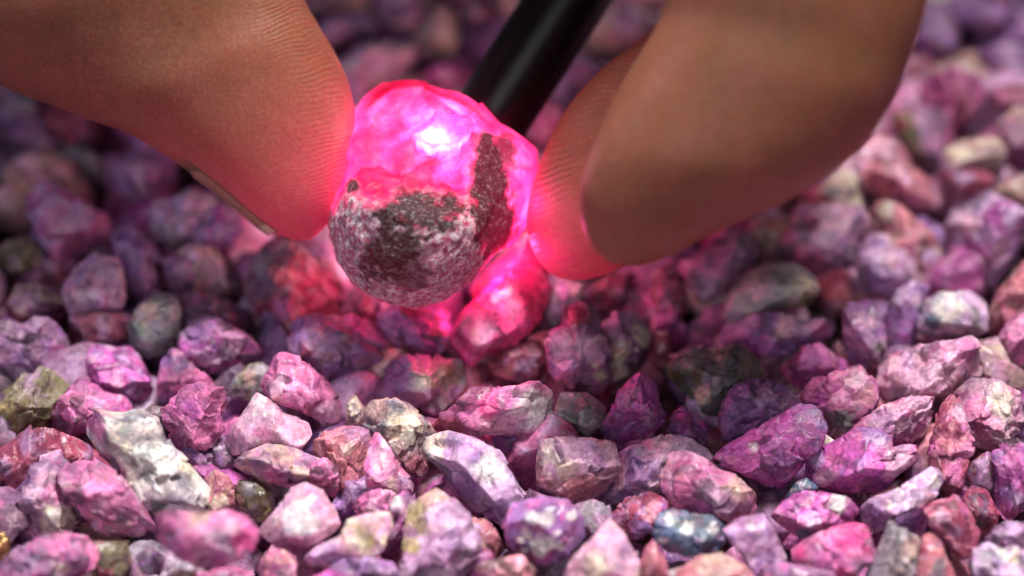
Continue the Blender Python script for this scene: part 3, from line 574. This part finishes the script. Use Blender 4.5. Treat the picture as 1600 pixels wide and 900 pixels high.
BOX = (-9, -7, 9, 14)
scatter(0.50, -0.42, BOX, lambda x, y, z: 1 if in_frame(x, y, z, 60) else 0)
scatter(0.60, -0.92, BOX, lambda x, y, z: 2)
scatter(0.54, -0.12, BOX, lambda x, y, z: 0 if in_frame(x, y, 0, 45) else 2)

FILL = []
for k, x, y, z, e, s in loose:
    o = link('stone', BASES[k][0], None, (x, y, z))
    o.rotation_euler = e; o.scale = (s, s, s)
    FILL.append((o, k, x, y, z, e, s))

# ------------------------------------------------------------------ the held ruby
RUBY_PX = [(551, 165), (575, 140), (610, 123), (650, 126), (700, 140), (730, 146), (760, 170), (790, 193), (815, 210), (840, 234), (843, 262),
           (836, 312), (826, 345), (808, 376), (770, 400), (745, 430), (720, 455), (690, 474), (650, 483), (610, 478), (575, 465), (545, 440), (525, 400),
           (511, 350), (520, 305), (538, 258), (546, 210)]
def build_ruby():
    c, A, r = radial(np.array(RUBY_PX, float)); cmpx = HELD * K / 1600
    size = math.sqrt(A / math.pi) * cmpx
    d, f = ico(7)
    th = np.arctan2(-d[:, 1], d[:, 0]); idx = (th + math.pi) / (2 * math.pi) * 360
    i0 = np.floor(idx).astype(int) % 360; fr = idx - np.floor(idx)
    rr = (r[i0] * (1 - fr) + r[(i0 + 1) % 360] * fr) * cmpx
    s = np.hypot(d[:, 0], d[:, 1]) ** 0.85
    p = np.stack((rr * s * np.cos(th), -rr * s * np.sin(th), np.sign(d[:, 2]) * np.abs(d[:, 2]) ** 0.85 * 0.66 * size), 1)
    px, py = c[0] + p[:, 0] / cmpx, c[1] - p[:, 1] / cmpx
    front = sstep(-0.1, 0.25, d[:, 2])
    for n, h in (((-0.1, 0.55, 0.83), 0.74), ((0.75, 0.25, 0.6), 0.8), ((0.5, 0.8, 0.35), 0.86), ((-0.6, 0.6, 0.5), 0.86), ((0.8, -0.35, 0.5), 0.84)):
        n = np.array(n); n = n / np.linalg.norm(n); dd = p @ n; hh = dd.max() * h
        p = p - np.maximum(0, dd - hh)[:, None] * n * 0.9
    px, py = c[0] + p[:, 0] / cmpx, c[1] - p[:, 1] / cmpx
    # round nodule in front, crystal shelf above it
    nd2 = np.hypot(px - 640, py - 362) / 122
    bulge = np.sqrt(np.clip(1 - nd2 ** 2, 0, 1)) * 0.30
    wob = fbm(p * 3.5, 300, 4)
    shelf = py - (262 + (px - 550) * 0.27) + wob * 14              # >0 below the ledge
    p[:, 2] += front * (bulge * sstep(-5, 60, shelf) - 0.12 * (1 - sstep(-9, 5, shelf)) * sstep(545, 600, px) * (1 - sstep(735, 800, px)))
    nr = p / np.linalg.norm(p, axis=1)[:, None]
    rind_rough = sstep(300, 360, py)
    cr = np.random.default_rng(4); cp = cr.normal(size=(60, 3)); cp = cp / np.linalg.norm(cp, axis=1)[:, None] * size
    pw = p + 0.06 * np.stack([vn(p * 6, 400 + k) for k in range(3)], 1)
    cell = ((pw[:, None, :].astype(np.float32) - cp[None].astype(np.float32)) ** 2).sum(2).argmin(1)
    tilt = cr.normal(size=(60, 3)) * 0.10
    chips = np.clip(((p - cp[cell]) * tilt[cell]).sum(1), -.04, .04) * (1 - rind_rough)
    p = p + nr * (0.034 * fbm(p * 3.2, 310, 4) + (0.006 + 0.020 * rind_rough) * fbm(p * 13, 320, 4, 0.65) + 0.035 * rind_rough * np.minimum(0, fbm(p * 7, 325, 3) + 0.05) + 0.8 * chips)[:, None]
    p = refit(p, r * cmpx)
    # where the grey crust and the dark mica sit
    px, py = c[0] + p[:, 0] / cmpx, c[1] - p[:, 1] / cmpx
    n1 = fbm(p * 4.5, 330, 5, 0.6); n2 = fbm(p * 12, 340, 4, 0.65)
    edge = 318 + 8 * np.sin(px * 0.03) + n1 * 26 + n2 * 30
    rind = sstep(-16, 22, py - edge) * (1 - sstep(745, 785, px + n1 * 20 - (py - 380) * 0.15))
    def blob(x, y, a, b2, rot=0.0):
        cx, sy = px - x, py - y
        u = (cx * math.cos(rot) + sy * math.sin(rot)) / a; v2 = (-cx * math.sin(rot) + sy * math.cos(rot)) / b2
        return 1 - sstep(0.6, 1.15, np.hypot(u, v2) + 0.6 * n2 + 0.3 * n1)
    dark = np.maximum.reduce([blob(768, 285, 36, 78, -0.12), blob(772, 350, 40, 58, -0.1), blob(757, 235, 16, 34, 0.2), blob(662, 338, 78, 38, 0.06), blob(612, 395, 52, 62, 0.3) * 0.6, blob(557, 293, 14, 12) , blob(640, 430, 50, 30) * 0.45, blob(788, 238, 20, 40, 0.2) * .9])
    rust = blob(760, 390, 40, 40) * 0.6 + 0.5 * blob(585, 330, 60, 40)
    flecks = sstep(0.12, 0.34, fbm(p * 15, 350, 4, 0.7))
    grey = np.array((0.40, 0.34, 0.38)); red = np.array((0.34, 0.10, 0.16)); dk = np.array((0.03, 0.038, 0.036)); pale = np.array((0.75, 0.68, 0.70))
    m = sstep(-0.1, 0.2, fbm(p * 9, 360, 4, 0.65))[:, None]
    col = red * (1 - m) + grey * m
    col = col * (1 - 0.75 * flecks[:, None]) + pale * 0.75 * flecks[:, None]
    dm = dark[:, None] * (1 - 0.35 * flecks[:, None])
    col = col * (1 - dm) + dk * dm
    rm = np.clip(rust, 0, 0.7)[:, None]; col = col * (1 - rm) + np.array((0.32, 0.10, 0.12)) * rm
    opq = np.clip(np.maximum(rind, dark * 0.97), 0, 1)
    back = sstep(0.1, -0.3, d[:, 2]); opq = opq * (1 - back)
    wv = p[:, 0:1] * RT + p[:, 1:2] * UP - p[:, 2:3] * F
    me = mesh_np('ruby', wv, f, col, {'crust': opq, 'mica': sstep(0.15, 0.6, dark)})
    mr, nt, out = new_mat('glowing_ruby')
    tc = nt.nodes.new('ShaderNodeTexCoord'); v = tc.outputs['Object']
    at = nd(nt, 'ShaderNodeAttribute', _attribute_name='col'); ac = nd(nt, 'ShaderNodeAttribute', _attribute_name='crust')
    a1 = noise(nt, v, 6, 6, 0.62, 0.2); a2 = noise(nt, v, 3.2, 4, 0.6, 0.2)
    tr = ramp(nt, a1.outputs[0], [(0.3, (0.74, 0.02, 0.16)), (0.5, (0.88, 0.06, 0.27)), (0.7, (0.95, 0.17, 0.40))])
    tr2 = ramp(nt, a2.outputs[0], [(0.35, (0.75, 0.6, 0.66)), (0.62, (1, 1, 1))])
    tcx = mixc(nt, tr.outputs[0], tr2.outputs[0], 1.0, 'MULTIPLY')
    tb = nt.nodes.new('ShaderNodeBsdfTranslucent'); nt.links.new(tcx, tb.inputs[0])
    pb = nd(nt, 'ShaderNodeBsdfPrincipled', Roughness=0.32); nt.links.new(tcx, pb.inputs['Base Color'])
    a3 = noise(nt, v, 16, 6, 0.65, 0.5)
    bp = nd(nt, 'ShaderNodeBump', Strength=0.7, Distance=0.03 * U); nt.links.new(a3.outputs[0], bp.inputs['Height'])
    nt.links.new(bp.outputs[0], pb.inputs['Normal']); nt.links.new(bp.outputs[0], tb.inputs['Normal'])
    mx = nt.nodes.new('ShaderNodeMixShader'); mx.inputs[0].default_value = 0.3
    nt.links.new(tb.outputs[0], mx.inputs[1]); nt.links.new(pb.outputs[0], mx.inputs[2])
    # crust
    cb = nd(nt, 'ShaderNodeBsdfPrincipled', Roughness=0.62); cb.inputs['Specular IOR Level'].default_value = 0.2
    f1 = noise(nt, v, 24, 5, 0.72); f2 = noise(nt, v, 9, 4, 0.65); f3 = noise(nt, v, 34, 3, 0.6)
    k1 = ramp(nt, f1.outputs[0], [(0.36, (0.32, 0.06, 0.12)), (0.46, (0.50, 0.24, 0.33)), (0.54, (0.56, 0.49, 0.53)), (0.63, (0.88, 0.83, 0.85))])
    k2 = ramp(nt, f2.outputs[0], [(0.36, (0.95, 0.62, 0.70)), (0.5, (1, 1, 1)), (0.64, (0.66, 0.7, 0.7))])
    k3 = ramp(nt, f3.outputs[0], [(0.38, (0.01, 0.014, 0.015)), (0.55, (0.035, 0.042, 0.042)), (0.68, (0.20, 0.2, 0.2))])
    am = nd(nt, 'ShaderNodeAttribute', _attribute_name='mica')
    nt.links.new(mixc(nt, mixc(nt, k1.outputs[0], k2.outputs[0], 1.0, 'MULTIPLY'), k3.outputs[0], am.outputs['Fac']), cb.inputs['Base Color'])
    bp2 = nd(nt, 'ShaderNodeBump', Strength=0.9, Distance=0.03 * U); nt.links.new(f1.outputs[0], bp2.inputs['Height'])
    nt.links.new(bp2.outputs[0], cb.inputs['Normal'])
    tb2 = nt.nodes.new('ShaderNodeBsdfTranslucent'); tb2.inputs[0].default_value = (0.5, 0.02, 0.1, 1)
    m2 = nt.nodes.new('ShaderNodeMixShader'); m2.inputs[0].default_value = 0.03
    nt.links.new(cb.outputs[0], m2.inputs[1]); nt.links.new(tb2.outputs[0], m2.inputs[2])
    mm = nt.nodes.new('ShaderNodeMixShader')
    nt.links.new(ac.outputs['Fac'], mm.inputs[0]); nt.links.new(mx.outputs[0], mm.inputs[1]); nt.links.new(m2.outputs[0], mm.inputs[2])
    nt.links.new(mm.outputs[0], out.inputs[0])
    return link('ruby', me, mr, unproj(c[0], c[1], np.float64(HELD)), None, 'glowing pink ruby with a grey crust held between the two fingers', 'ruby')
ruby = build_ruby()

# ------------------------------------------------------------------ the torch behind it
def tube(prof, seg=48):
    """lathe profile [(z, r)...] along +Z, closed where r = 0"""
    v, f = [], []
    for z, r in prof:
        for k in range(seg):
            a = 2 * math.pi * k / seg; v.append((r * math.cos(a), r * math.sin(a), z))
    for i in range(len(prof) - 1):
        for k in range(seg):
            k2 = (k + 1) % seg
            f.append((i * seg + k, i * seg + k2, (i + 1) * seg + k2, (i + 1) * seg + k))
    return np.array(v, float), np.array(f)

def build_torch():
    dep = HELD + 0.5
    tip = unproj(755, 201, np.float64(dep)); far = unproj(881 + 64.5 * 12, -98 * 12, np.float64(dep + 1.2))
    ax = Vector(far - tip); L = ax.length; R = 0.262 * 1.03
    root = bpy.data.objects.new('torch', None); C.objects.link(root)
    root.location = Vector(tip) * U; root.rotation_euler = ax.to_track_quat('Z', 'Y').to_euler()
    root['label'] = 'slim black torch pressed against the back of the ruby'; root['category'] = 'torch'
    mb, nt, out = new_mat('black_anodised_barrel')
    b = nd(nt, 'ShaderNodeBsdfPrincipled', Roughness=0.3); b.inputs['Base Color'].default_value = (0.003, 0.003, 0.004, 1); b.inputs['Specular IOR Level'].default_value = 0.3
    tc = nt.nodes.new('ShaderNodeTexCoord'); n = noise(nt, tc.outputs['Object'], 20, 3)
    mr = nd(nt, 'ShaderNodeMapRange'); mr.inputs['To Min'].default_value = 0.25; mr.inputs['To Max'].default_value = 0.4
    nt.links.new(n.outputs[0], mr.inputs[0]); nt.links.new(mr.outputs[0], b.inputs['Roughness']); nt.links.new(b.outputs[0], out.inputs[0])
    v, f = tube([(0.06, R * 0.8), (0.0, R * 0.82), (-0.0, R * 0.94), (0.03, R), (L, R), (L + 0.03, R * 0.94), (L + 0.03, 0.0)])
    link('barrel', mesh_np('barrel', v, f), mb, parent=root)
    me_, nt, out = new_mat('lit_lens')
    e = nd(nt, 'ShaderNodeEmission', Strength=6.0); e.inputs[0].default_value = (1, 0.95, 0.98, 1); nt.links.new(e.outputs[0], out.inputs[0])
    v, f = tube([(0.05, R * 0.81), (0.03, R * 0.6), (0.02, R * 0.3), (0.018, 0.0)])
    link('lens', mesh_np('lens', v, f), me_, parent=root)
    def lamp(name, px, py, depth, power, rad, col):
        l = bpy.data.lights.new(name, 'POINT'); l.energy = power; l.shadow_soft_size = rad * U; l.color = col
        o = bpy.data.objects.new(name, l); C.objects.link(o); o.location = Vector(unproj(px, py, np.float64(depth))) * U
    lamp('torch_beam', 678, 214, HELD - 0.18, 0.0034, 0.06, (1.0, 0.9, 0.98))       # the beam inside the stone
    lamp('torch_beam', 680, 235, HELD + 0.10, 0.0007, 0.08, (1.0, 0.85, 0.95))
    lamp('torch_beam', 600, 245, HELD + 0.12, 0.0008, 0.06, (1.0, 0.8, 0.9))        # and where it scatters on towards the fingers
    lamp('torch_beam', 790, 310, HELD + 0.12, 0.0008, 0.06, (1.0, 0.8, 0.9))
    lamp('torch_glow', 512, 262, HELD - 0.04, 0.00085, 0.03, (1.0, 0.5, 0.75))      # light carried on into the flesh of thumb and finger
    lamp('torch_glow', 514, 205, HELD - 0.04, 0.00060, 0.03, (1.0, 0.5, 0.75))
    lamp('torch_glow', 856, 320, HELD - 0.15, 0.00050, 0.03, (1.0, 0.45, 0.75))
    lamp('torch_glow', 864, 380, HELD - 0.12, 0.00040, 0.03, (1.0, 0.4, 0.65))
    lamp('torch_spill', 690, 168, HELD + 0.50, 0.0028, 0.05, (1.0, 0.9, 0.95))       # light that leaves past the lens
    lamp('torch_spill', 766, 398, HELD + 0.14, 0.0065, 0.03, (1.0, 0.07, 0.30))     # and out of the underside of the ruby
    lamp('torch_spill', 545, 405, HELD + 0.34, 0.0003, 0.03, (1.0, 0.08, 0.2))
build_torch()

# ------------------------------------------------------------------ the hand
def spline(keys, n):
    k = np.array(keys, float); m = len(k)
    seg = np.linalg.norm(np.diff((k[:, :2] + k[:, 2:4]) / 2, axis=0), axis=1) ** 0.6
    t = np.concatenate(((0,), np.cumsum(seg))); tt = np.linspace(0, t[-1], n)
    out = np.zeros((n, k.shape[1])); par = np.zeros(n)
    for j, x in enumerate(tt):
        i = min(max(int(np.searchsorted(t, x, 'right')) - 1, 0), m - 2); u = (x - t[i]) / (t[i + 1] - t[i])
        p0, p1, p2, p3 = k[max(i - 1, 0)], k[i], k[i + 1], k[min(i + 2, m - 1)]
        out[j] = 0.5 * (2 * p1 + (p2 - p0) * u + (2 * p0 - 5 * p1 + 4 * p2 - p3) * u * u + (3 * p1 - p0 - 3 * p2 + p3) * u ** 3)
        par[j] = i + u
    return out, par

THUMB = [  # pad side x,y, nail side x,y, depth, thickness ratio
    (489, 375, 484, 376, 0, .9), (506, 358, 468, 378, 0, .95), (522, 336, 445, 371, 0, .95), (538, 306, 418, 359, 0, .92), (549, 272, 384, 336, 0, .88),
    (556, 230, 344, 304, 0, .82), (556, 185, 300, 272, 0, .78), (547, 135, 250, 238, 0, .75), (527, 88, 203, 210, 0, .74), (500, 42, 150, 191, 0, .74),
    (474, -4, 90, 168, .05, .75), (452, -60, 10, 138, .1, .78), (430, -130, -70, 95, .1, .8), (418, -230, -130, 20, .1, .78), (415, -370, -165, -110, 0, .76),
    (440, -600, -150, -420, -.3, .8), (500, -850, -120, -800, -.6, .9), (600, -1080, -60, -1180, -.9, 1.0), (720, -1300, 60, -1500, -1.2, 1.0)]
INDEX = [
    (868, 434, 874, 435, 0, .9), (846, 416, 906, 439, 0, .95), (829, 386, 950, 428, 0, .9), (822, 346, 1000, 402, 0, .84), (829, 300, 1060, 362, 0, .8),
    (845, 250, 1110, 322, 0, .77), (867, 200, 1160, 282, 0, .75), (901, 148, 1210, 240, 0, .74), (945, 103, 1260, 195, -.02, .74), (993, 66, 1300, 150, -.06, .76),
    (1028, 36, 1340, 90, -.1, .78), (1046, 0, 1370, 30, -.15, .8), (1056, -40, 1395, -30, -.2, .82), (1066, -110, 1425, -110, -.3, .82), (1085, -260, 1450, -260, -.5, .82),
    (1090, -430, 1480, -440, -.8, .85), (1060, -590, 1500, -660, -1.1, .9), (970, -740, 1430, -900, -1.3, .9), (850, -880, 1290, -1110, -1.4, .88),
    (730, -1000, 1110, -1320, -1.4, .9), (630, -1120, 930, -1550, -1.3, 1.0)]
MIDDLE = [
    (958, 414, 964, 415, -1.14, .9), (930, 394, 1002, 416, -1.14, .95), (911, 362, 1052, 398, -1.16, .92), (904, 322, 1105, 370, -1.19, .9), (910, 276, 1170, 340, -1.22, .86),
    (926, 226, 1237, 311, -1.26, .83), (950, 170, 1294, 275, -1.30, .8), (978, 118, 1348, 226, -1.34, .79), (1008, 70, 1388, 170, -1.40, .79), (1030, 30, 1416, 105, -1.44, .8),
    (1041, -8, 1435, 50, -1.48, .82), (1046, -50, 1450, -8, -1.52, .83), (1056, -120, 1468, -85, -1.58, .84), (1080, -270, 1495, -240, -1.72, .84),
    (1120, -440, 1560, -430, -1.92, .86), (1130, -620, 1620, -680, -2.12, .9), (1060, -800, 1570, -960, -2.22, .9), (930, -960, 1400, -1210, -2.22, .88),
    (800, -1080, 1200, -1430, -2.12, .9), (680, -1200, 1000, -1660, -1.92, 1.0)]

def ring_pts(k, a, extra=0.0):
    dep = HELD + k[4]; cx, cy = (k[0] + k[2]) / 2, (k[1] + k[3]) / 2; hx, hy = (k[2] - k[0]) / 2, (k[3] - k[1]) / 2
    cm = dep * K / 1600; half = math.hypot(hx, hy) * cm
    ca, sa = np.cos(a), np.sin(a); e = 0.88
    ca = np.sign(ca) * np.abs(ca) ** e; sa = np.sign(sa) * np.abs(sa) ** e
    ux = 1 + extra / max(half, 1e-3)
    P = unproj(cx + hx * ca * ux, cy + hy * ca * ux, np.full(len(a), dep))
    return P - np.outer(sa * half * k[5] * ux, F)

def finger(keys, n=150, seg=56):
    rows, par = spline(keys, n)
    a = np.linspace(0, 2 * math.pi, seg, endpoint=False)
    v = np.concatenate([ring_pts(k, a) for k in rows]); f = []
    for i in range(n - 1):
        for k in range(seg):
            k2 = (k + 1) % seg; f.append((i * seg + k, i * seg + k2, (i + 1) * seg + k2, (i + 1) * seg + k))
    for r0, i in ((v[:seg].mean(0), 0), (v[-seg:].mean(0), n - 1)):
        c = len(v); v = np.vstack((v, r0[None]))
        for k in range(seg):
            k2 = (k + 1) % seg
            f.append((c, i * seg + k2, i * seg + k, c) if i == 0 else (c, i * seg + k, i * seg + k2, c))
    return v, f, rows, par

def build_hand():
    parts = [finger(THUMB), finger(INDEX), finger(MIDDLE)]
    bm = bmesh.new()
    for v, f, _, _ in parts:
        vs = [bm.verts.new(p) for p in v]
        for q in f:
            ids = list(dict.fromkeys(q))
            try: bm.faces.new([vs[i] for i in ids])
            except ValueError: pass
    # back of the hand and wrist, above the picture
    for (x, y, dz, rx, ry, rz, rot) in ((480, -1560, -1.2, 3.3, 2.6, 1.5, 0.2), (420, -2150, -1.0, 3.2, 3.2, 1.7, 0.05), (420, -2900, -.8, 2.7, 3.6, 1.8, 0), (820, -1420, -1.3, 1.9, 1.7, 1.2, -.5)):
        M = Matrix(((RT[0], UP[0], -F[0]), (RT[1], UP[1], -F[1]), (RT[2], UP[2], -F[2]))).to_4x4()
        M = Matrix.Translation(Vector(unproj(x, y, np.float64(HELD + dz)))) @ M @ Matrix.Rotation(rot, 4, 'Z') @ Matrix.Diagonal((rx, ry, rz, 1))
        bmesh.ops.create_icosphere(bm, subdivisions=4, radius=1.0, matrix=M)
    me = bpy.data.meshes.new('tmp'); bm.normal_update(); bmesh.ops.recalc_face_normals(bm, faces=bm.faces[:]); bm.to_mesh(me); bm.free()
    o = bpy.data.objects.new('tmp', me); C.objects.link(o)
    r = o.modifiers.new('r', 'REMESH'); r.mode = 'VOXEL'; r.voxel_size = 0.045
    s = o.modifiers.new('s', 'SMOOTH'); s.factor = 0.5; s.iterations = 4
    dg = bpy.context.evaluated_depsgraph_get(); dg.update()
    ev = o.evaluated_get(dg); m2 = ev.to_mesh()
    v = np.zeros(len(m2.vertices) * 3, np.float32); m2.vertices.foreach_get('co', v); v = v.reshape(-1, 3).astype(float)
    f = np.zeros(len(m2.loops), np.int32); m2.loops.foreach_get('vertex_index', f)
    assert len(f) == 4 * len(m2.polygons)
    f = f.reshape(-1, 4); ev.to_mesh_clear()
    bpy.data.objects.remove(o); bpy.data.meshes.remove(me)
    q = v - CAM; dp = q @ F; px = 800 + (q @ RT) / dp / K * 1600; py = 450 - (q @ UP) / dp / K * 1600
    # fingerprint ridges on the two pads: phase runs across the ridges
    w1 = fbm(v * 1.5, 600, 4) * 34
    left = px < 700
    cx = np.where(left, 455, 935); cy = np.where(left, 120, 330)
    bend = np.where(left, np.hypot((px - 400) * 0.75, (py + 40) * 0.9), np.hypot((px - 1010) * 0.6, py - 470))
    ridge = (bend + w1) / np.where(left, 6.6, 9.0)
    rows1 = np.array([(k[0], k[1]) for k in THUMB[:11]]); rows2 = np.array([(k[0], k[1]) for k in INDEX[:11]])
    def dist(rows):
        d = np.full(len(px), 1e9)
        for a, b in zip(rows[:-1], rows[1:]):
            e = b - a; t = np.clip(((px - a[0]) * e[0] + (py - a[1]) * e[1]) / (e @ e), 0, 1)
            d = np.minimum(d, np.hypot(px - a[0] - t * e[0], py - a[1] - t * e[1]))
        return d
    depth_ok = 1 - sstep(0.62, 0.75, HELD - dp)
    pad = depth_ok * (0.55 + 0.45 * fbm(v * 3, 640, 3)) * np.where(left, 1.15 * (1 - sstep(5, 110, dist(rows1))), 1.7 * (1 - sstep(8, 85, dist(rows2))))
    mesh = mesh_np('hand', v, f, None, {'ridge': ridge, 'pad': pad})
    m, nt, out = new_mat('skin')
    tc = nt.nodes.new('ShaderNodeTexCoord'); v3 = tc.outputs['Object']
    b = nd(nt, 'ShaderNodeBsdfPrincipled', Roughness=0.5)
    n1 = noise(nt, v3, 3.0, 7, 0.75); n2 = noise(nt, v3, 46, 4, 0.6)
    c1 = ramp(nt, n1.outputs[0], [(0.3, (0.22, 0.10, 0.047)), (0.45, (0.29, 0.132, 0.066)), (0.55, (0.315, 0.133, 0.075)), (0.7, (0.38, 0.18, 0.108))])
    c2 = ramp(nt, n2.outputs[0], [(0.32, (0.72, 0.68, 0.66)), (0.68, (1.18, 1.18, 1.18))])
    nt.links.new(mixc(nt, c1.outputs[0], c2.outputs[0], 1.0, 'MULTIPLY'), b.inputs['Base Color'])
    b.inputs['Subsurface Weight'].default_value = 0.9
    b.inputs['Subsurface Radius'].default_value = (1.0, 0.16, 0.10)
    b.inputs['Subsurface Scale'].default_value = 0.5 * U
    ra = nd(nt, 'ShaderNodeAttribute', _attribute_name='ridge'); pa = nd(nt, 'ShaderNodeAttribute', _attribute_name='pad')
    mu = nd(nt, 'ShaderNodeMath', _operation='MULTIPLY'); mu.inputs[1].default_value = 2 * math.pi; nt.links.new(ra.outputs['Fac'], mu.inputs[0])
    si = nd(nt, 'ShaderNodeMath', _operation='SINE'); nt.links.new(mu.outputs[0], si.inputs[0])
    mp = nd(nt, 'ShaderNodeMath', _operation='MULTIPLY'); nt.links.new(si.outputs[0], mp.inputs[0]); nt.links.new(pa.outputs['Fac'], mp.inputs[1])
    bp = nd(nt, 'ShaderNodeBump', Strength=0.3, Distance=0.008 * U); nt.links.new(mp.outputs[0], bp.inputs['Height'])
    vo = nd(nt, 'ShaderNodeTexVoronoi', Scale=18 / U); nt.links.new(v3, vo.inputs['Vector'])
    bp2 = nd(nt, 'ShaderNodeBump', Strength=0.15, Distance=0.008 * U); nt.links.new(vo.outputs['Distance'], bp2.inputs['Height']); nt.links.new(bp.outputs[0], bp2.inputs['Normal'])
    nt.links.new(bp2.outputs[0], b.inputs['Normal'])
    tl = nt.nodes.new('ShaderNodeBsdfTranslucent'); tl.inputs[0].default_value = (0.85, 0.03, 0.18, 1); nt.links.new(bp2.outputs[0], tl.inputs['Normal'])
    ms = nt.nodes.new('ShaderNodeMixShader'); ms.inputs[0].default_value = 0.2
    nt.links.new(b.outputs[0], ms.inputs[1]); nt.links.new(tl.outputs[0], ms.inputs[2]); nt.links.new(ms.outputs[0], out.inputs[0])
    hand = link('hand', mesh, m, label='bare hand pinching the glowing ruby between thumb and index finger', cat='hand')
    # nails
    mn, nt, out = new_mat('finger_nail')
    b = nd(nt, 'ShaderNodeBsdfPrincipled', Roughness=0.3); b.inputs['Subsurface Weight'].default_value = 0.3
    b.inputs['Subsurface Scale'].default_value = 0.1 * U
    at = nd(nt, 'ShaderNodeAttribute', _attribute_name='col'); nt.links.new(at.outputs['Color'], b.inputs['Base Color']); nt.links.new(b.outputs[0], out.inputs[0])
    for (pt, u0, u1, a0, a1) in ((parts[0], 2.7, 6.4, -95, 33), (parts[1], 1.9, 5.2, -115, -12)):
        rows, par = pt[2], pt[3]
        nu, na = 26, 22; us = np.linspace(u0, u1, nu); V = []; col = []
        for lay in (0.02, -0.05):
            for j, u in enumerate(us):
                k = np.array([np.interp(u, par, rows[:, c]) for c in range(6)])
                sh = math.sin(math.pi * min(1, j / 3.0) / 2)
                aa = np.radians(np.linspace(a0, a1, na))
                tipo = 0.025 * max(0, 1 - j / 8)
                side = np.abs(np.linspace(-1, 1, na)) ** 6
                base = ring_pts(k, aa, lay + tipo)
                if lay > 0: base = base * (1 - 0.6 * side[:, None]) + ring_pts(k, aa, -0.02) * 0.6 * side[:, None]
                if j > nu - 5:
                    t = (j - (nu - 5)) / 4.0; base = base * (1 - t) + ring_pts(k, aa, -0.03) * t
                V.append(base)
                cc = np.array((0.60, 0.45, 0.33)) if j < 4 else np.array((0.38, 0.18, 0.11))
                col.append(np.tile(cc, (na, 1)))
        V = np.concatenate(V); col = np.concatenate(col); Fq = []
        N = nu * na
        for j in range(nu - 1):
            for i in range(na - 1):
                a = j * na + i
                Fq.append((a, a + 1, a + na + 1, a + na)); Fq.append((N + a, N + a + na, N + a + na + 1, N + a + 1))
        for j in range(nu - 1):
            for i in (0, na - 1):
                a = j * na + i; Fq.append((a, a + na, N + a + na, N + a))
        for i in range(na - 1):
            for j in (0, nu - 1):
                a = j * na + i; Fq.append((a, a + 1, N + a + 1, N + a))
        link('nail', mesh_np('nail', V, np.array(Fq), col), mn, parent=hand)
build_hand()

# ------------------------------------------------------------------ which of the lower stones can be seen
bpy.context.view_layer.update()
dg = bpy.context.evaluated_depsgraph_get()
hits = {}
for yy in range(4, 900, 9):
    for xx in range(3, 1600, 9):
        d = unproj(xx, yy, np.float64(10.0)) - CAM
        ok, loc, nrm, idx, ob, mtx = S.ray_cast(dg, Vector(CAM * U), Vector(d).normalized())
        if ok: hits[ob.name] = hits.get(ob.name, 0) + 1
ranked = sorted(FILL, key=lambda t: -hits.get(t[0].name, 0))
WORDS = ('mauve', 'pink', 'violet', 'wine-red', 'grey', 'magenta', 'salmon', 'lilac', 'plum', 'beige', 'rose', 'purple')
import re
def brief(t):
    return ' '.join(re.split(r',| beside | below | above | behind | under | beneath | right of | left of | touching | between | against | next ', t)[0].split()[:8])
def photo(p):
    q = p - CAM; d = q @ F
    return np.array((800 + (q @ RT) / d / K * 1600, 450 - (q @ UP) / d / K * 1600))
TOP = [(photo(np.array(o.location) / U), brief(o['label'])) for o in TRACED]
SEEN = {}
for _, t in TOP: SEEN[t] = SEEN.get(t, 0) + 1
TOP = [t for t in TOP if SEEN[t[1]] == 1]
keep, used = 0, set()
for o, k, x, y, z, e, sc_ in ranked:
    if hits.get(o.name, 0) >= 2 and keep < 140:
        keep += 1
        here = photo(np.array((x, y, z)))
        for q, t in sorted(TOP, key=lambda t: np.hypot(*(t[0] - here)))[:6]:
            dx, dy = here - q
            side = ('below' if dy > 0 else 'above') if abs(dy) > abs(dx) else ('right of' if dx > 0 else 'left of')
            lab = 'sunken %s stone in the gap %s the %s' % (WORDS[k], side, t)
            if lab not in used and len(lab.split()) <= 16: break
        used.add(lab)
        o['label'] = lab; o['category'] = 'stone'; o['group'] = 'stones showing in the gaps'
    else:
        mass.append((k, x, y, z, e, sc_)); bpy.data.objects.remove(o)
from mathutils import Euler
V, FF, CC, off = [], [], [], 0
for k, x, y, z, e, s in mass:
    me, p, f, col = BASES[k]
    R = np.array(Euler(e).to_matrix())
    V.append((p * s) @ R.T + np.array((x, y, z))); FF.append(f + off); CC.append(col); off += len(p)
link('gravel', mesh_np('gravel', np.concatenate(V), np.concatenate(FF), np.concatenate(CC)), M_ROUGH, kind='stuff',
     label='deeper bed of pink and mauve rough stones', cat='gravel')
print('STONES', len(TRACED), 'gap', keep, 'mass', len(mass), 'tris', sum(len(o.data.polygons) for o in S.objects if o.type == 'MESH'))
